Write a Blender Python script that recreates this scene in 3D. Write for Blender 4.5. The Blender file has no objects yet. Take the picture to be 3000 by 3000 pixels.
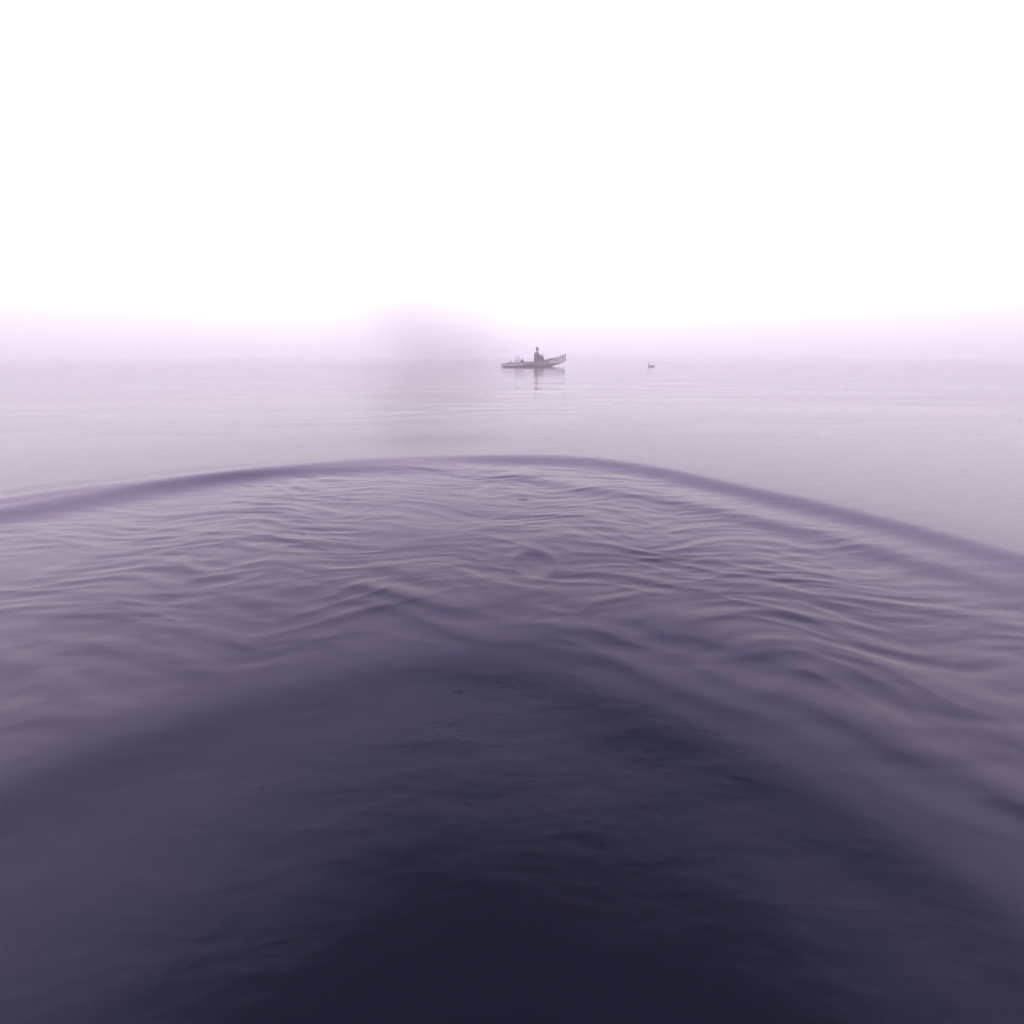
import bpy, bmesh, math, random
import numpy as np
from mathutils import Vector, Matrix

random.seed(7)
S = bpy.context.scene
COL = S.collection
R = math.radians

# ------------------------------------------------------------------ camera
CAM_H = 0.80
cam_d = bpy.data.cameras.new('camera')
cam = bpy.data.objects.new('camera', cam_d)
COL.objects.link(cam)
cam.location = (0, 0, CAM_H)
cam.rotation_euler = (R(90 - 19.447), 0, 0)
cam_d.sensor_width = 36
cam_d.lens = 15.6
cam_d.clip_start = 0.05
cam_d.clip_end = 5000
S.camera = cam

# ------------------------------------------------------------------ light
SUN_EL, SUN_AZ = 32.0, 215.0          # low sun behind the mist, behind the viewer's left shoulder
sun_d = bpy.data.lights.new('sun', 'SUN')
sun_d.energy = 0.6
sun_d.angle = R(35)
sun_d.color = (1.0, 0.93, 0.92)
sun = bpy.data.objects.new('sun', sun_d)
COL.objects.link(sun)
_a = R(SUN_AZ)
sd = Vector((math.sin(_a) * math.cos(R(SUN_EL)), math.cos(_a) * math.cos(R(SUN_EL)), math.sin(R(SUN_EL))))
sun.rotation_euler = sd.to_track_quat('Z', 'Y').to_euler()
sun.location = (0, 0, 30)

W = bpy.data.worlds.new("World")
S.world = W
W.use_nodes = True
nt = W.node_tree
nt.nodes.clear()
N = nt.nodes.new
L = nt.links.new


def math_node(nt, op, a, b=None, c=None, clamp=False):
    n = nt.nodes.new('ShaderNodeMath')
    n.operation = op
    n.use_clamp = clamp
    for i, v in enumerate((a, b, c)):
        if v is None:
            continue
        if isinstance(v, (int, float)):
            n.inputs[i].default_value = v
        else:
            nt.links.new(v, n.inputs[i])
    return n.outputs[0]


out = N('ShaderNodeOutputWorld')
sky = N('ShaderNodeTexSky')
sky.sky_type = 'NISHITA'
sky.sun_disc = False
sky.sun_elevation = R(SUN_EL)
sky.sun_rotation = R(SUN_AZ)
bg_sky = N('ShaderNodeBackground')
bg_sky.inputs[1].default_value = 0.05
# thin overcast veil: bright low down, darker overhead
tc = N('ShaderNodeTexCoord')
sep = N('ShaderNodeSeparateXYZ')
L(tc.outputs['Generated'], sep.inputs[0])
el = math_node(nt, 'DIVIDE', math_node(nt, 'ARCSINE', sep.outputs['Z']), math.pi / 2)     # 0..1 over 0..90 deg
nz = N('ShaderNodeTexNoise')
nz.inputs['Scale'].default_value = 2.2
nz.inputs['Detail'].default_value = 4
nz.inputs['Roughness'].default_value = 0.5
L(tc.outputs['Generated'], nz.inputs['Vector'])
wob = math_node(nt, 'SUBTRACT', nz.outputs['Fac'], 0.5)
el2 = math_node(nt, 'ADD', el, math_node(nt, 'MULTIPLY', wob, 0.05), None, True)
rmp = N('ShaderNodeValToRGB')
cr = rmp.color_ramp
stops = [(0.00, (1.95, 1.88, 1.90)),
         (0.05, (2.15, 2.02, 2.10)),
         (0.13, (2.70, 2.38, 2.72)),
         (0.24, (2.95, 2.32, 3.35)),
         (0.42, (2.75, 2.15, 3.70)),
         (0.51, (2.20, 1.85, 3.10)),
         (0.59, (1.05, 1.05, 1.75)),
         (0.66, (0.16, 0.19, 0.30)),
         (1.00, (0.05, 0.06, 0.10))]
while len(cr.elements) < len(stops):
    cr.elements.new(0.5)
for e, (p, c) in zip(cr.elements, stops):
    e.position = p
    e.color = (c[0], c[1], c[2], 1)
L(el2, rmp.inputs[0])
# the sky is brightest ahead (+Y) and a little duller behind the viewer
az = math_node(nt, 'ABSOLUTE', math_node(nt, 'ARCTAN2', sep.outputs['X'], sep.outputs['Y']))
az2 = math_node(nt, 'ADD', az, math_node(nt, 'MULTIPLY', wob, 0.5))
mr = N('ShaderNodeMapRange')
mr.interpolation_type = 'SMOOTHSTEP'
mr.inputs['From Min'].default_value = R(35)
mr.inputs['From Max'].default_value = R(120)
mr.inputs['To Min'].default_value = 1.0
mr.inputs['To Max'].default_value = 0.55
L(az2, mr.inputs['Value'])
mx = N('ShaderNodeVectorMath')
mx.operation = 'SCALE'
L(rmp.outputs['Color'], mx.inputs[0])
L(mr.outputs[0], mx.inputs['Scale'])
bg_veil = N('ShaderNodeBackground')
L(mx.outputs[0], bg_veil.inputs[0])
bg_veil.inputs[1].default_value = 1.0
mix = N('ShaderNodeMixShader')
mix.inputs[0].default_value = 0.93            # how much of the clear sky the veil covers
L(sky.outputs[0], bg_sky.inputs[0])
L(bg_sky.outputs[0], mix.inputs[1])
L(bg_veil.outputs[0], mix.inputs[2])
L(mix.outputs[0], out.inputs[0])

S.view_settings.view_transform = 'Standard'
S.view_settings.look = 'None'
S.view_settings.exposure = 0
S.view_settings.gamma = 1
S.view_settings.use_curve_mapping = False
S.cycles.volume_bounces = 4
S.cycles.volume_step_rate = 1.0


# ------------------------------------------------------------------ helpers
def tag(o, label=None, cat=None, group=None, kind=None):
    if label:
        o['label'] = label
    if cat:
        o['category'] = cat
    if group:
        o['group'] = group
    if kind:
        o['kind'] = kind
    return o


def empty(name, loc, rz=0.0):
    o = bpy.data.objects.new(name, None)
    COL.objects.link(o)
    o.location = loc
    o.rotation_euler = (0, 0, rz)
    o.empty_display_size = 0.2
    return o


def obj(name, bm, m, parent=None, smooth=True):
    me = bpy.data.meshes.new(name)
    bmesh.ops.recalc_face_normals(bm, faces=bm.faces)
    bm.to_mesh(me)
    bm.free()
    if smooth:
        me.polygons.foreach_set('use_smooth', [True] * len(me.polygons))
    me.materials.append(m)
    o = bpy.data.objects.new(name, me)
    COL.objects.link(o)
    if parent:
        o.parent = parent
    return o


def mat(name, col, rough=0.6, col2=None, scale=8.0, bump=0.0, spec=0.4):
    m = bpy.data.materials.new(name)
    m.use_nodes = True
    t = m.node_tree
    b = t.nodes['Principled BSDF']
    b.inputs['Roughness'].default_value = rough
    b.inputs['Specular IOR Level'].default_value = spec
    tcn = t.nodes.new('ShaderNodeTexCoord')
    n = t.nodes.new('ShaderNodeTexNoise')
    n.inputs['Scale'].default_value = scale
    n.inputs['Detail'].default_value = 5
    t.links.new(tcn.outputs['Object'], n.inputs['Vector'])
    r = t.nodes.new('ShaderNodeValToRGB')
    c2 = col2 or tuple(v * 0.65 for v in col)
    r.color_ramp.elements[0].position = 0.35
    r.color_ramp.elements[1].position = 0.65
    r.color_ramp.elements[0].color = (*c2, 1)
    r.color_ramp.elements[1].color = (*col, 1)
    t.links.new(n.outputs['Fac'], r.inputs[0])
    t.links.new(r.outputs[0], b.inputs['Base Color'])
    if bump:
        bp = t.nodes.new('ShaderNodeBump')
        bp.inputs['Strength'].default_value = bump
        bp.inputs['Distance'].default_value = 0.02
        t.links.new(n.outputs['Fac'], bp.inputs['Height'])
        t.links.new(bp.outputs[0], b.inputs['Normal'])
    return m


# ------------------------------------------------------------------ water
rs = np.random.RandomState(11)
_perm = rs.permutation(256)
_perm = np.concatenate([_perm, _perm])
_ga = rs.rand(256) * 2 * np.pi
_gx, _gy = np.cos(_ga), np.sin(_ga)


def perlin(x, y):
    xi = np.floor(x).astype(np.int64)
    yi = np.floor(y).astype(np.int64)
    xf, yf = x - xi, y - yi
    u = xf * xf * xf * (xf * (xf * 6 - 15) + 10)
    v = yf * yf * yf * (yf * (yf * 6 - 15) + 10)

    def gr(ix, iy, dx, dy):
        k = _perm[(_perm[ix & 255] + iy) & 255]
        return _gx[k] * dx + _gy[k] * dy
    a = gr(xi, yi, xf, yf)
    b = gr(xi + 1, yi, xf - 1, yf)
    c = gr(xi, yi + 1, xf, yf - 1)
    d = gr(xi + 1, yi + 1, xf - 1, yf - 1)
    return ((a * (1 - u) + b * u) * (1 - v) + (c * (1 - u) + d * u) * v) * 1.5


def sstep(a, b, x):
    t = np.clip((x - a) / (b - a), 0, 1)
    return t * t * (3 - 2 * t)


def curve_r(th, pts):
    """radius of a wave crest as a smooth function of bearing"""
    ths = np.array([math.atan2(p[0], p[1]) for p in pts])
    rr = np.array([math.hypot(*p) for p in pts])
    i = np.argsort(ths)
    ths, rr = ths[i], rr[i]
    acc = 0
    for k in range(-4, 5):
        acc = acc + np.interp(th + k * 0.018, ths, rr)
    return acc / 9


CREST_A = [(-3.6, 0.6), (-2.6, 2.3), (-1.615, 3.251), (-0.837, 3.515), (0.061, 3.56), (0.589, 3.47), (1.04, 3.188),
           (1.396, 2.771), (1.9, 2.0), (2.3, 1.0), (2.6, -1.0)]
CREST_A2 = [(-2.8, 2.4), (-1.586, 3.10), (-0.513, 3.20), (0.0, 3.022), (0.468, 2.700), (1.164, 2.266), (1.7, 1.6), (2.2, 0.5)]
CREST_B = [(-1.2, 0.4), (-0.80, 0.80), (-0.536, 0.95), (-0.42, 1.004), (-0.294, 1.051), (-0.041, 1.045), (0.052, 1.02),
           (0.139, 0.975), (0.263, 0.90), (0.416, 0.82), (0.60, 0.66), (0.8, 0.4), (0.9, 0.0)]
CREST_C = [(-1.6, 1.9), (-1.0, 1.62), (-0.629, 1.453), (-0.425, 1.391), (-0.228, 1.29), (-0.088, 1.239), (0.128, 1.18),
           (0.311, 1.13), (0.461, 1.041), (0.563, 0.949), (0.85, 0.70), (1.1, 0.4)]
CREST_D = [(-1.7, 2.3), (-1.0, 1.90), (-0.637, 1.67), (-0.392, 1.52), (-0.121, 1.40), (0.15, 1.34), (0.5, 1.24), (0.9, 1.0)]


def bump_profile(d, near, far):
    w = np.where(d < 0, near, far)
    return np.exp(-(d / w) ** 2)


def water_height(x, y):
    r = np.hypot(x, y)
    th = np.arctan2(x, y)
    front = 1 - sstep(1.75, 2.4, np.abs(th))
    rA = curve_r(th, CREST_A) + 0.05 * perlin(th * 3 + 5, r * 0.0)
    rB = curve_r(th, CREST_B)
    z = np.zeros_like(r)
    # long swells of the open water
    z += 0.022 * perlin(x / 9.0 + 3.1, y / 4.2 + 1.7) * sstep(3.5, 7, r)
    z += 0.012 * perlin((x + 0.4 * y) / 3.0, y / 1.5 + 9.2) * sstep(3.6, 6, r) * (1 - sstep(30, 70, r))
    z += 0.0065 * perlin(x / 1.3 + 31, (y - 0.12 * x) / 0.42 + 3.3) * sstep(3.8, 6, r) * (1 - sstep(26, 40, r)) \
        * sstep(-0.25, 0.4, perlin(x / 3.7 + 7, y / 3.1 + 2))
    # traced wake crests
    wob = 1 + 0.45 * perlin(x * 1.3 + 8, y * 1.3)
    dA = r - rA
    z += 0.042 * bump_profile(dA, 0.22, 1.1) * front
    z += 0.014 * bump_profile(r - curve_r(th, CREST_A2), 0.13, 0.20) * front * wob
    z += 0.004 * bump_profile(r - curve_r(th, CREST_D), 0.07, 0.12) * front * wob * (1 - sstep(1.55, 1.95, r))
    cC = curve_r(th, CREST_C) + 0.035 * perlin(th * 5 + 2, r * 0 + 3.0)
    br = 0.25 + 0.75 * sstep(-0.35, 0.35, perlin(x * 2.6 + 1, y * 2.6 + 8))
    z += 0.0085 * bump_profile(r - cC, 0.05, 0.10) * front * br * (1 - sstep(1.45, 1.8, r))
    z += 0.0045 * bump_profile(r - cC - 0.13 - 0.05 * perlin(th * 4, r * 0), 0.045, 0.09) * front * (1.2 - br) * (1 - sstep(1.5, 1.9, r))
    z += 0.0040 * bump_profile(r - cC + 0.11 + 0.05 * perlin(th * 4 + 9, r * 0), 0.05, 0.09) * front * br * (1 - sstep(1.5, 1.9, r))
    # long low undulations behind the outer crest
    for bx, by, sx, sy, amp in ((1.6, 5.6, 0.9, 0.16, 0.009), (2.6, 4.5, 0.9, 0.12, 0.006), (2.4, 8.8, 1.6, 0.30, 0.012), (5.2, 12.2, 2.2, 0.45, 0.016),
                                (0.35, 6.4, 0.45, 0.16, 0.007), (0.45, 11.0, 0.6, 0.4, 0.014), (-3.0, 6.8, 1.4, 0.2, 0.005), (-6.5, 9.6, 2.4, 0.3, 0.008),
                                (6.0, 7.4, 1.8, 0.22, 0.007), (-4.2, 4.6, 0.9, 0.12, 0.004)):
        z += amp * np.exp(-((x - bx) / sx) ** 2 - ((y - by - 0.06 * (x - bx)) / sy) ** 2)
    z += 0.010 * bump_profile(r - rB, 0.12, 0.20) * front
    # choppy ripples between the inner and the outer crest
    m = (1 - sstep(-0.55, -0.12, dA)) * sstep(-0.05, 0.30, r - rB)
    m = np.maximum(m, (1 - front))
    m = m * (1 - sstep(3.0, 4.2, r)) + m * 0
    wx = x + 0.16 * perlin(x * 1.7, y * 1.7) + 0.03 * perlin(x * 6, y * 6)
    wy = y + 0.12 * perlin(x * 1.9 + 20, y * 1.9 + 4)

    def ridge(s, ang, sx, sy, ox):
        c, sn = math.cos(ang), math.sin(ang)
        a = (wx * c + wy * sn) / sx + ox
        b = (-wx * sn + wy * c) / sy + ox * 1.7
        n = perlin(a, b)
        return s * (1 - np.sqrt(n * n + 0.004)) ** 2.2
    rip = ridge(0.0085, R(-12), 0.85, 0.26, 3.3)
    rip = rip + ridge(0.0060, R(-20), 0.46, 0.13, 11.9) * (0.6 + 0.8 * perlin(x * 1.1, y * 1.1 + 40))
    rip = rip + ridge(0.0042, R(9), 0.36, 0.085, 23.1) * (0.55 + 0.9 * perlin(x * 1.4 + 9, y * 1.4))
    rip = rip + 0.0022 * perlin(wx / 0.22, wy / 0.055) + 0.0009 * perlin(wx / 0.12, wy / 0.034)
    # a dimple of an eddy right of centre
    ex, ey = 0.09, 1.62
    er = np.hypot((x - ex) / 1.0, (y - ey) / 1.5)
    rip = rip * (1 - 0.7 * np.exp(-(er / 0.09) ** 2)) + 0.006 * np.exp(-((er - 0.085) / 0.028) ** 2) - 0.004 * np.exp(-(er / 0.05) ** 2)
    z += rip * m * (1 - 0.55 * np.exp(-((x - 0.42) / 0.4) ** 2 - ((y - 1.56) / 0.16) ** 2)) * 0.70 * (0.75 + 0.5 * sstep(-0.5, 0.5, perlin(x * 0.9 + 60, y * 1.1)))
    # soft undulation inside the inner crest
    z += 0.004 * perlin(x * 2.2 + 2, y * 2.2 + 5) * (1 - sstep(0, 0.3, r - rB))
    return z


def build_water():
    ang_f = np.linspace(-R(56), R(56), 760)
    ang_b = np.linspace(R(56), 2 * math.pi - R(56), 180)[1:-1]
    ang = np.concatenate([ang_f, ang_b])
    rad = [0.12]
    while rad[-1] < 870:
        r = rad[-1]
        if r < 1.2:
            s = 0.0062
        elif r < 4.4:
            s = 0.0044
        elif r < 16:
            s = 0.007
        else:
            s = 0.014
        rad.append(r * (1 + s))
    rad = np.array(rad)
    nr, na = len(rad), len(ang)
    RR, TT = np.meshgrid(rad, ang, indexing='ij')
    X, Y = RR * np.sin(TT), RR * np.cos(TT)
    Z = water_height(X, Y)
    co = np.stack([X, Y, Z], -1).reshape(-1, 3)
    co = np.vstack([co, [[0, 0, float(Z[0].mean())]]]).astype(np.float32)
    i = np.arange(nr - 1)[:, None] * na
    j = np.arange(na)[None, :]
    j2 = (j + 1) % na
    q = np.stack([i + j, i + na + j, i + na + j2, i + j2], -1).reshape(-1, 4)
    c = nr * na
    tri = np.stack([np.full(na, c), np.arange(na), (np.arange(na) + 1) % na], -1)
    me = bpy.data.meshes.new('water')
    me.vertices.add(len(co))
    me.vertices.foreach_set('co', co.ravel())
    nl = q.size + tri.size
    me.loops.add(nl)
    me.loops.foreach_set('vertex_index', np.concatenate([q.ravel(), tri.ravel()]).astype(np.int32))
    me.polygons.add(len(q) + len(tri))
    st = np.concatenate([np.arange(len(q)) * 4, q.size + np.arange(len(tri)) * 3]).astype(np.int32)
    me.polygons.foreach_set('loop_start', st)
    me.update(calc_edges=True)
    me.validate()
    me.polygons.foreach_set('use_smooth', np.ones(len(me.polygons), bool))
    if me.polygons[0].normal.z < 0:
        me.flip_normals()
    o = bpy.data.objects.new('water', me)
    COL.objects.link(o)
    m = bpy.data.materials.new('water_surface')
    m.use_nodes = True
    t = m.node_tree
    b = t.nodes['Principled BSDF']
    b.inputs['Base Color'].default_value = (0.0065, 0.0075, 0.015, 1)
    b.inputs['Roughness'].default_value = 0.12
    b.inputs['IOR'].default_value = 1.333
    tcn = t.nodes.new('ShaderNodeTexCoord')
    mp = t.nodes.new('ShaderNodeMapping')
    mp.inputs['Scale'].default_value = (1.0, 2.4, 1)
    mp.inputs['Rotation'].default_value = (0, 0, R(10))
    t.links.new(tcn.outputs['Object'], mp.inputs['Vector'])
    n1 = t.nodes.new('ShaderNodeTexNoise')
    n1.inputs['Scale'].default_value = 5.0
    n1.inputs['Detail'].default_value = 3
    n1.inputs['Roughness'].default_value = 0.5
    n1.inputs['Distortion'].default_value = 0.2
    t.links.new(mp.outputs[0], n1.inputs['Vector'])
    bp = t.nodes.new('ShaderNodeBump')
    bp.inputs['Strength'].default_value = 0.20
    bp.inputs['Distance'].default_value = 0.010
    t.links.new(n1.outputs['Fac'], bp.inputs['Height'])
    t.links.new(bp.outputs[0], b.inputs['Normal'])
    me.materials.append(m)
    tag(o, kind='structure')
    return o


build_water()


# ------------------------------------------------------------------ boat
def loft(bm, rings, close_ring=False, cap=False):
    vs = [[bm.verts.new(p) for p in rg] for rg in rings]
    n = len(rings[0])
    for a, b in zip(vs, vs[1:]):
        for k in range(n if close_ring else n - 1):
            k2 = (k + 1) % n
            bm.faces.new((a[k], a[k2], b[k2], b[k]))
    if cap and close_ring:
        bm.faces.new(vs[0])
        bm.faces.new(vs[-1])
    return vs


def box(bm, c, s, rot=0.0, bev=0.0):
    r = bmesh.ops.create_cube(bm, size=1.0)
    bmesh.ops.scale(bm, vec=s, verts=r['verts'])
    if bev:
        ed = {e for v in r['verts'] for e in v.link_edges}
        rr = bmesh.ops.bevel(bm, geom=list(ed), offset=bev, segments=2, affect='EDGES', profile=0.6)
        vv = {v for v in rr['verts']} | {v for v in r['verts'] if v.is_valid}
    else:
        vv = set(r['verts'])
    bmesh.ops.rotate(bm, cent=(0, 0, 0), matrix=Matrix.Rotation(rot, 3, 'Y'), verts=list(vv))
    bmesh.ops.translate(bm, vec=c, verts=list(vv))


def tube(bm, pts, rad, seg=8, cap=True):
    pts = [Vector(p) for p in pts]
    rads = rad if isinstance(rad, (list, tuple)) else [rad] * len(pts)
    rings = []
    for i, p in enumerate(pts):
        d = (pts[min(i + 1, len(pts) - 1)] - pts[max(i - 1, 0)]).normalized()
        u = d.cross(Vector((0, 0, 1)))
        if u.length < 0.05:
            u = d.cross(Vector((0, 1, 0)))
        u.normalize()
        v = d.cross(u)
        rings.append([p + rads[i] * (math.cos(k * 2 * math.pi / seg) * u + math.sin(k * 2 * math.pi / seg) * v)
                      for k in range(seg)])
    loft(bm, rings, True, cap)


M_hull = mat('weathered_grey_wood', (0.78, 0.73, 0.76), 0.65, (0.58, 0.54, 0.57), 5, 0.2)
M_hull_in = mat('inner_wood', (0.12, 0.10, 0.11), 0.7, (0.07, 0.055, 0.06), 7, 0.2)
M_keel = mat('dark_wet_wood', (0.03, 0.022, 0.03), 0.35, (0.018, 0.014, 0.018), 6)
M_rim = mat('rim_wood', (0.10, 0.075, 0.085), 0.5, None, 9)
M_stripe = mat('maroon_paint', (0.42, 0.03, 0.15), 0.45, (0.34, 0.025, 0.11), 9)

_t = M_hull.node_tree
_b = _t.nodes['Principled BSDF']
_src = _b.inputs['Base Color'].links[0].from_socket
_tc = _t.nodes.new('ShaderNodeTexCoord')
_sp = _t.nodes.new('ShaderNodeSeparateXYZ')
_t.links.new(_tc.outputs['Object'], _sp.inputs[0])
_f = math_node(_t, 'GREATER_THAN', _sp.outputs['Z'], 0.10)
_mx = _t.nodes.new('ShaderNodeMix')
_mx.data_type = 'RGBA'
_t.links.new(_f, _mx.inputs['Factor'])
_mx.inputs['A'].default_value = (0.05, 0.012, 0.026, 1)      # dark tarred bottom
_t.links.new(_src, _mx.inputs['B'])
_t.links.new(_mx.outputs['Result'], _b.inputs['Base Color'])

LB = 2.55      # half length


def hull_section(s, inset=0.0):
    """s in -1 (low stern, left) .. 1 (raised bow, right); returns half-width, keel z, sheer z"""
    w = 0.50 * max(0.0, 1 - abs(s) ** 2.6) ** 0.75 + 0.012
    sheer = 0.27 + 0.04 * s * s + (0.38 * max(0, s) ** 2.2) - 0.06 * max(0, -s) ** 2
    keel = -0.12 + 0.80 * max(0, s - 0.45) ** 1.4 + 0.75 * max(0, -s - 0.55) ** 1.6
    return w - inset, keel + inset, sheer


def hull_ring(s, inset=0.0, n=15):
    w, k, h = hull_section(s, inset)
    w = max(w, 0.004)
    out = []
    for i in range(n):
        t = -1 + 2 * i / (n - 1)
        a = abs(t)
        yy = math.copysign(w * min(1, a ** 0.62), t)
        zz = k + (h - k) * a ** 2.4
        out.append((s * LB, yy, zz))
    return out


boat = empty('rowing_boat', (1.60, 34.2, 0.075), R(20))
boat.rotation_euler = (0, R(-2.5), R(20))
tag(boat, 'small grey open boat with raised bow at right, carrying a seated person', 'boat')
bm = bmesh.new()
SS = [-1 + 2 * i / 48 for i in range(49)]
loft(bm, [hull_ring(s) for s in SS])
obj('hull', bm, M_hull, boat)
bm = bmesh.new()
loft(bm, [hull_ring(s * 0.985, 0.022) for s in SS])
obj('hull_lining', bm, M_hull_in, boat)
bm = bmesh.new()
for side in (-1, 1):
    tube(bm, [(s * LB, side * hull_section(s)[0], hull_section(s)[2] + 0.008) for s in SS], 0.022, 8)
obj('gunwale', bm, M_rim, boat)
bm = bmesh.new()
tube(bm, [(s * LB, 0, hull_section(s)[1] - 0.01) for s in SS if s > -0.999], 0.024, 6)
tube(bm, [(LB + 0.012, 0, hull_section(1)[1] - 0.02), (LB + 0.035, 0, hull_section(1)[2] + 0.05)], 0.024, 8)
obj('keel', bm, M_keel, boat)
# maroon rubbing strake along the middle
for side in (-1, 1):
    bm = bmesh.new()
    rg = []
    for s in [x for x in SS if -0.42 <= x <= 0.42]:
        ro = hull_ring(s)
        a, b = (ro[0], ro[1]) if side < 0 else (ro[-1], ro[-2])
        rg.append([(a[0], a[1] + side * 0.018, a[2] - 0.05), (b[0], b[1] + side * 0.020, b[2] - 0.01),
                   (b[0], b[1] + side * 0.002, b[2] - 0.012), (a[0], a[1] - side * 0.002, a[2] - 0.052)])
    loft(bm, rg, True, True)
    obj('rubbing_strake', bm, M_stripe, boat)
bm = bmesh.new()
for yy in (-0.24, -0.12, 0.0, 0.12, 0.24):
    box(bm, (0.15, yy, 0.04), (2.6, 0.105, 0.02), 0, 0.004)
obj('floorboards', bm, M_hull_in, boat, False)
for sx in (-0.52, 0.08, 0.50):
    w, k, h = hull_section(sx)
    bm = bmesh.new()
    box(bm, (sx * LB, 0, h - 0.05), (0.22, 2 * w * 0.95, 0.03), 0, 0.006)
    obj('bench', bm, M_rim, boat, False)
bm = bmesh.new()
rg = []
for s in [0.66 + 0.33 * i / 10 for i in range(11)]:
    w, k, h = hull_section(s)
    rg.append([(s * LB, -w, h), (s * LB, -w * 0.4, h + 0.03), (s * LB, 0, h + 0.035), (s * LB, w * 0.4, h + 0.03), (s * LB, w, h),
               (s * LB, 0, h - 0.015)])
loft(bm, rg, True, True)
obj('bow_deck', bm, M_hull, boat)

# cargo in the stern: a pale tarpaulin bundle and a dark sack
def sack(name, loc, sc, m, seed, rz=0):
    bm = bmesh.new()
    bmesh.ops.create_icosphere(bm, subdivisions=4, radius=1.0)
    rn = np.random.RandomState(seed)
    ph = rn.rand(6) * 6
    for v in bm.verts:
        p = v.co.copy()
        f = 1 + 0.07 * math.sin(5 * p.x + ph[0]) * math.cos(4 * p.y + ph[1]) + 0.05 * math.sin(9 * p.z + 3 * p.x + ph[2]) \
            + 0.03 * math.sin(14 * p.y + 8 * p.x + ph[3])
        q = p * f
        if q.z > 0.55:
            k = (q.z - 0.55)
            q.x *= 1 - 0.9 * min(k, 0.8)
            q.y *= 1 - 0.9 * min(k, 0.8)
            q.z += 0.25 * k
        if q.z < -0.6:
            q.z = -0.6 + (q.z + 0.6) * 0.15
        v.co = Vector((q.x * sc[0], q.y * sc[1], (q.z + 0.66) * sc[2]))
    o = obj(name, bm, m)
    o.location = loc
    o.rotation_euler = (0, 0, rz)
    return o


M_pale = mat('pale_canvas', (0.78, 0.75, 0.80), 0.8, (0.65, 0.62, 0.68), 6, 0.3)
M_grey = mat('grey_sacking', (0.22, 0.20, 0.22), 0.85, None, 8, 0.3)
M_dark = mat('dark_sacking', (0.05, 0.04, 0.055), 0.85, None, 8, 0.3)


def in_boat(x, y, z):
    c, s = math.cos(R(20)), math.sin(R(20))
    return (1.60 + x * c - y * s, 34.2 + x * s + y * c, z + 0.075 + 0.0437 * x)


sk = sack('canvas_bundle', in_boat(-1.32, 0.0, 0.235), (0.22, 0.25, 0.33), M_pale, 3, R(20))
tag(sk, 'pale canvas bundle lying in the left half of the boat behind the person', 'bundle')
bm = bmesh.new()
tube(bm, [(0.11 * math.cos(a), 0.125 * math.sin(a), 0.463) for a in [k * math.pi / 6 for k in range(13)]], 0.014, 6, False)
obj('tie_cord', bm, M_dark, sk)
sk = sack('sack', in_boat(-1.80, 0.02, 0.05), (0.19, 0.15, 0.21), M_grey, 8, R(50))
tag(sk, 'small grey sack nearest the low left end of the boat', 'sack')
sk = sack('sack', in_boat(-0.92, 0.0, 0.03), (0.16, 0.20, 0.27), M_dark, 12, R(10))
tag(sk, 'dark sack between the pale bundle and the person in the boat', 'sack')


# ------------------------------------------------------------------ figures grown with a skin modifier
def skin_mesh(name, chains, m, parent, sub=2, root=0):
    """chains: {key: (point, (rx, ry))}, edges as list of keys pairs -> one continuous mesh"""
    pts, edges = chains
    keys = list(pts)
    idx = {k: i for i, k in enumerate(keys)}
    me = bpy.data.meshes.new(name)
    me.from_pydata([pts[k][0] for k in keys], [(idx[a], idx[b]) for a, b in edges], [])
    o = bpy.data.objects.new(name, me)
    COL.objects.link(o)
    md = o.modifiers.new('skin', 'SKIN')
    for i, k in enumerate(keys):
        r = pts[k][1]
        o_r = (r, r) if isinstance(r, (int, float)) else r
        me.skin_vertices[0].data[i].radius = o_r
        me.skin_vertices[0].data[i].use_root = (i == root)
    sm = o.modifiers.new('sub', 'SUBSURF')
    sm.levels = sub
    sm.render_levels = sub
    dg = bpy.context.evaluated_depsgraph_get()
    dg.update()
    nm = bpy.data.meshes.new_from_object(o.evaluated_get(dg))
    o.modifiers.clear()
    o.data = nm
    nm.polygons.foreach_set('use_smooth', [True] * len(nm.polygons))
    nm.materials.clear()
    nm.materials.append(m)
    if parent:
        o.parent = parent
    return o


M_skin = mat('skin', (0.30, 0.17, 0.13), 0.55, (0.26, 0.145, 0.11), 30)
M_jacket = mat('maroon_cloth', (0.13, 0.005, 0.034), 0.85, (0.09, 0.004, 0.024), 14, 0.4)
M_trous = mat('dark_trousers', (0.06, 0.008, 0.025), 0.85, None, 14, 0.4)
M_hair = mat('black_hair', (0.012, 0.01, 0.012), 0.5, None, 60, 0.4)
M_shoe = mat('dark_shoe', (0.02, 0.018, 0.02), 0.6, None, 20)

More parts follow.
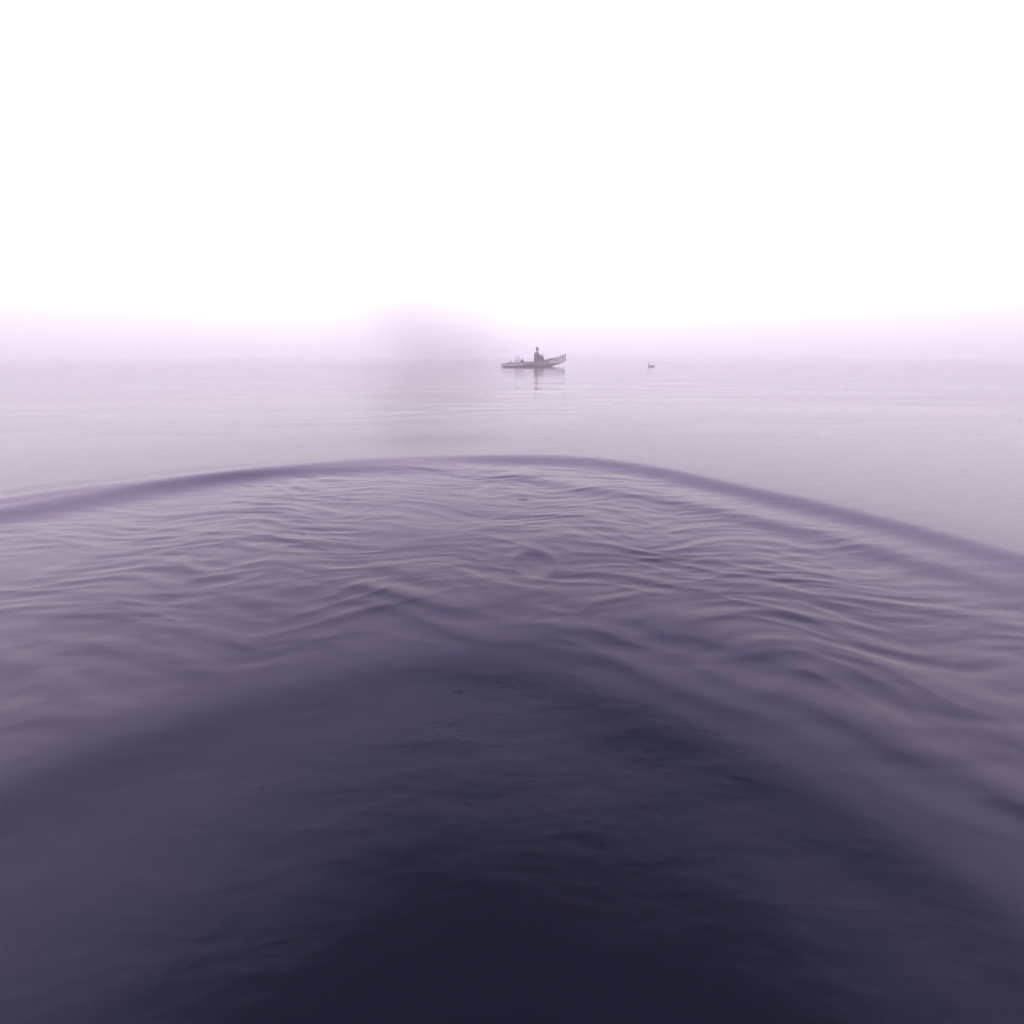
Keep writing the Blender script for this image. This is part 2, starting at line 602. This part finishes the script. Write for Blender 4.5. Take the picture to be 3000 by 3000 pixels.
# the person sits on the middle bench facing the bow (+X), knees drawn up, forearms on the knees
BZ = 0.235      # bench top, boat space
per = empty('person', in_boat(0.17, 0, BZ + 0.02), R(20))
per.scale = (1.12, 1.12, 1.12)
tag(per, 'person in a maroon jacket seated upright in the middle of the small boat, knees raised', 'person')
P = {
    'pelvis': ((0, 0, 0.10), (0.15, 0.12)),
    'waist': ((0.0, 0, 0.26), (0.125, 0.10)),
    'chest': ((0.03, 0, 0.43), (0.15, 0.115)),
    'upper': ((0.04, 0, 0.54), (0.12, 0.09)),
    'neck': ((0.06, 0, 0.615), 0.058),
    'jaw': ((0.085, 0, 0.695), (0.070, 0.062)),
    'cran': ((0.085, 0, 0.775), (0.088, 0.078)),
    'crown': ((0.075, 0, 0.835), (0.060, 0.055)),
}
E_ = [('pelvis', 'waist'), ('waist', 'chest'), ('chest', 'upper'), ('upper', 'neck'), ('neck', 'jaw'), ('jaw', 'cran'), ('cran', 'crown')]
for sg, q in ((-1, 'r'), (1, 'l')):
    P['sh' + q] = ((0.04, sg * 0.18, 0.525), 0.062)
    P['el' + q] = ((0.13, sg * 0.24, 0.30), 0.044)
    P['wr' + q] = ((0.34, sg * 0.15, 0.43), 0.028)
    P['pa' + q] = ((0.42, sg * 0.14, 0.43), (0.036, 0.018))
    E_ += [('upper', 'sh' + q), ('sh' + q, 'el' + q), ('el' + q, 'wr' + q), ('wr' + q, 'pa' + q)]
    P['hip' + q] = ((0.06, sg * 0.10, 0.09), 0.088)
    P['kn' + q] = ((0.40, sg * 0.13, 0.34), 0.060)
    P['ca' + q] = ((0.455, sg * 0.13, 0.14), 0.052)
    P['an' + q] = ((0.49, sg * 0.12, -0.12), 0.036)
    P['to' + q] = ((0.63, sg * 0.13, -0.165), (0.038, 0.025))
    E_ += [('pelvis', 'hip' + q), ('hip' + q, 'kn' + q), ('kn' + q, 'ca' + q), ('ca' + q, 'an' + q), ('an' + q, 'to' + q)]
    for fi, (dy, ln) in enumerate(((-0.027, 0.070), (-0.009, 0.082), (0.009, 0.078), (0.027, 0.060))):
        b0 = Vector((0.445, sg * 0.14 + dy, 0.43))
        P[f'f{fi}a' + q] = (tuple(b0), 0.0095)
        P[f'f{fi}b' + q] = (tuple(b0 + Vector((ln * 0.5, dy * 0.2, -0.012))), 0.009)
        P[f'f{fi}c' + q] = (tuple(b0 + Vector((ln * 0.75, dy * 0.25, -0.045))), 0.0075)
        E_ += [('pa' + q, f'f{fi}a' + q), (f'f{fi}a' + q, f'f{fi}b' + q), (f'f{fi}b' + q, f'f{fi}c' + q)]
    P['ta' + q] = ((0.395, sg * 0.14 - sg * 0.04, 0.42), 0.011)
    P['tb' + q] = ((0.43, sg * 0.14 - sg * 0.062, 0.405), 0.009)
    E_ += [('wr' + q, 'ta' + q), ('ta' + q, 'tb' + q)]
P['nose'] = ((0.182, 0, 0.745), (0.012, 0.012))
E_ += [('cran', 'nose')]
body = skin_mesh('body', (P, E_), M_skin, per)

J = {k: (P[k][0], None) for k in ('pelvis', 'waist', 'chest', 'upper', 'shr', 'shl', 'elr', 'ell', 'wrr', 'wrl')}
rj = dict(pelvis=(0.175, 0.145), waist=(0.155, 0.13), chest=(0.18, 0.145), upper=(0.14, 0.11), shr=0.082, shl=0.082, elr=0.062, ell=0.062,
          wrr=0.042, wrl=0.042)
J = {k: (J[k][0], rj[k]) for k in J}
J['collar'] = ((0.055, 0, 0.61), 0.085)
skin_mesh('jacket', (J, [('pelvis', 'waist'), ('waist', 'chest'), ('chest', 'upper'), ('upper', 'collar'), ('upper', 'shr'), ('upper', 'shl'),
                         ('shr', 'elr'), ('shl', 'ell'), ('elr', 'wrr'), ('ell', 'wrl')]), M_jacket, per)
T = {'pelvis': ((0, 0, 0.095), (0.165, 0.13))}
te = []
for q in 'rl':
    for k, r in (('hip', 0.102), ('kn', 0.074), ('ca', 0.066), ('an', 0.052)):
        T[k + q] = (P[k + q][0], r)
    te += [('pelvis', 'hip' + q), ('hip' + q, 'kn' + q), ('kn' + q, 'ca' + q), ('ca' + q, 'an' + q)]
skin_mesh('trousers', (T, te), M_trous, per)
for q in 'rl':
    a, b = Vector(P['an' + q][0]), Vector(P['to' + q][0])
    skin_mesh('shoe', ({'a': (tuple(a + Vector((-0.02, 0, -0.01))), 0.045), 'b': (tuple(a.lerp(b, 0.5)), (0.046, 0.04)), 'c': (tuple(b), (0.044, 0.03))},
                       [('a', 'b'), ('b', 'c')]), M_shoe, per)
# tousled dark hair that rises to a peak, as a cap over the skull
bm = bmesh.new()
bmesh.ops.create_icosphere(bm, subdivisions=4, radius=1.0)
for v in list(bm.verts):
    p = v.co
    n = 1 + 0.05 * math.sin(11 * p.x + 3 * p.z) * math.cos(9 * p.y) + 0.04 * math.sin(21 * p.y + 12 * p.x)
    z = p.z * 0.105 * n
    if p.z > 0.5:
        z += 0.05 * (p.z - 0.5) * 2
    v.co = Vector((0.062 + p.x * 0.095 * n, p.y * 0.092 * n, 0.79 + z))
dl = [v for v in bm.verts if v.co.x > 0.105 and v.co.z < 0.805 or v.co.z < 0.70]
bmesh.ops.delete(bm, geom=dl, context='VERTS')
obj('hair', bm, M_hair, per)
M_eye = mat('eye', (0.02, 0.015, 0.015), 0.2, None, 40)
for sg in (-1, 1):
    bm = bmesh.new()
    bmesh.ops.create_uvsphere(bm, u_segments=12, v_segments=8, radius=0.011)
    bmesh.ops.translate(bm, vec=(0.152, sg * 0.032, 0.768), verts=bm.verts)
    obj('eye', bm, M_eye, per)
    bm = bmesh.new()
    bmesh.ops.create_uvsphere(bm, u_segments=12, v_segments=8, radius=0.022)
    bmesh.ops.scale(bm, vec=(0.8, 0.4, 1.3), verts=bm.verts)
    bmesh.ops.translate(bm, vec=(0.078, sg * 0.084, 0.750), verts=bm.verts)
    obj('ear', bm, M_skin, per)
bm = bmesh.new()
bmesh.ops.create_uvsphere(bm, u_segments=12, v_segments=8, radius=0.02)
bmesh.ops.scale(bm, vec=(0.35, 1.1, 0.25), verts=bm.verts)
bmesh.ops.translate(bm, vec=(0.150, 0, 0.700), verts=bm.verts)
obj('mouth', bm, mat('lips', (0.22, 0.07, 0.06), 0.5), per)

# ------------------------------------------------------------------ bird on the water at the right
M_feather = mat('grey_feathers', (0.24, 0.20, 0.22), 0.8, (0.13, 0.11, 0.12), 22, 0.3)
M_beak = mat('dark_beak', (0.03, 0.025, 0.02), 0.4, None, 30)
bird = empty('water_bird', (10.15, 34.0, -0.02), R(188))
bird.scale = (0.88, 0.88, 0.84)
tag(bird, 'grey water bird floating alone on the water right of the boat', 'bird')
BP = {
    'b0': ((0.0, 0, 0.06), (0.115, 0.095)),
    'b1': ((0.14, 0, 0.075), (0.10, 0.09)),
    'n0': ((0.215, 0, 0.12), 0.062),
    'n1': ((0.235, 0, 0.215), 0.040),
    'n2': ((0.235, 0, 0.30), 0.036),
    'hd': ((0.262, 0, 0.350), 0.044),
    'fc': ((0.305, 0, 0.345), 0.026),
    'b2': ((-0.14, 0, 0.085), (0.095, 0.075)),
    'b3': ((-0.25, 0, 0.12), (0.05, 0.035)),
    'tl': ((-0.36, 0, 0.15), (0.035, 0.012)),
}
skin_mesh('body', (BP, [('b0', 'b1'), ('b1', 'n0'), ('n0', 'n1'), ('n1', 'n2'), ('n2', 'hd'), ('hd', 'fc'), ('b0', 'b2'), ('b2', 'b3'), ('b3', 'tl')]),
          M_feather, bird)
bm = bmesh.new()
tube(bm, [(0.315, 0, 0.345), (0.35, 0, 0.338), (0.385, 0, 0.330)], [0.019, 0.014, 0.005], 8)
obj('beak', bm, M_beak, bird)
for sg in (-1, 1):
    bm = bmesh.new()
    bmesh.ops.create_uvsphere(bm, u_segments=20, v_segments=12, radius=1)
    for v in bm.verts:
        x = v.co.x
        v.co = Vector((-0.05 + x * 0.20, sg * (0.092 + 0.018 * v.co.y * sg) - sg * max(0, -x) * 0.035, 0.105 + v.co.z * 0.058 * (1 - 0.4 * max(0, -x))
                       + max(0, -x) * 0.03))
    obj('wing', bm, M_feather, bird)
    bm = bmesh.new()
    bmesh.ops.create_uvsphere(bm, u_segments=8, v_segments=6, radius=0.007)
    bmesh.ops.translate(bm, vec=(0.285, sg * 0.037, 0.362), verts=bm.verts)
    obj('eye', bm, M_eye, bird)

# ------------------------------------------------------------------ mist bank on the water, left
def mist_bank(name, label, loc, sc, dens, col, rough_seed):
    bm = bmesh.new()
    bmesh.ops.create_icosphere(bm, subdivisions=4, radius=1.0)
    o = None
    m = bpy.data.materials.new(name + '_air')
    m.use_nodes = True
    t = m.node_tree
    t.nodes.clear()
    mo = t.nodes.new('ShaderNodeOutputMaterial')
    pv = t.nodes.new('ShaderNodeVolumePrincipled')
    pv.inputs['Color'].default_value = (*col, 1)
    pv.inputs['Anisotropy'].default_value = 0.0
    tcn = t.nodes.new('ShaderNodeTexCoord')
    ln = t.nodes.new('ShaderNodeVectorMath')
    ln.operation = 'LENGTH'
    nz = t.nodes.new('ShaderNodeTexNoise')
    nz.inputs['Scale'].default_value = 1.6
    nz.inputs['Detail'].default_value = 2
    t.links.new(tcn.outputs['Object'], nz.inputs['Vector'])
    t.links.new(tcn.outputs['Object'], ln.inputs[0])
    d = math_node(t, 'ADD', ln.outputs['Value'], math_node(t, 'MULTIPLY', math_node(t, 'SUBTRACT', nz.outputs['Fac'], 0.5), 0.9))
    mrn = t.nodes.new('ShaderNodeMapRange')
    mrn.interpolation_type = 'SMOOTHERSTEP'
    mrn.inputs['From Min'].default_value = 0.85
    mrn.inputs['From Max'].default_value = 0.0
    mrn.inputs['To Min'].default_value = 0.0
    mrn.inputs['To Max'].default_value = dens
    t.links.new(d, mrn.inputs['Value'])
    t.links.new(mrn.outputs[0], pv.inputs['Density'])
    t.links.new(pv.outputs[0], mo.inputs['Volume'])
    o = obj(name, bm, m)
    o.location = loc
    o.scale = sc
    tag(o, label, None, None, 'stuff')
    return o


mist_bank('mist_patch', 'soft grey patch of thicker mist low over the water left of the boat', (-14.0, 84, 4.0), (24, 12, 17.0), 0.085,
          (0.64, 0.62, 0.54), 1)

# ------------------------------------------------------------------ haze
bm = bmesh.new()
bmesh.ops.create_cube(bm, size=1.0)
bmesh.ops.scale(bm, vec=(1800, 1800, 16.0), verts=bm.verts)
hm = bpy.data.materials.new('haze_air')
hm.use_nodes = True
t = hm.node_tree
t.nodes.clear()
mo = t.nodes.new('ShaderNodeOutputMaterial')
pv = t.nodes.new('ShaderNodeVolumePrincipled')
pv.inputs['Color'].default_value = (0.978, 0.997, 0.915, 1)
pv.inputs['Density'].default_value = 0.0115
pv.inputs['Anisotropy'].default_value = 0.68
t.links.new(pv.outputs[0], mo.inputs['Volume'])
hz = obj('haze', bm, hm, None, False)
hz.location = (0, 0, 6.9)
tag(hz, 'pale pinkish mist over the whole water', None, None, 'stuff')
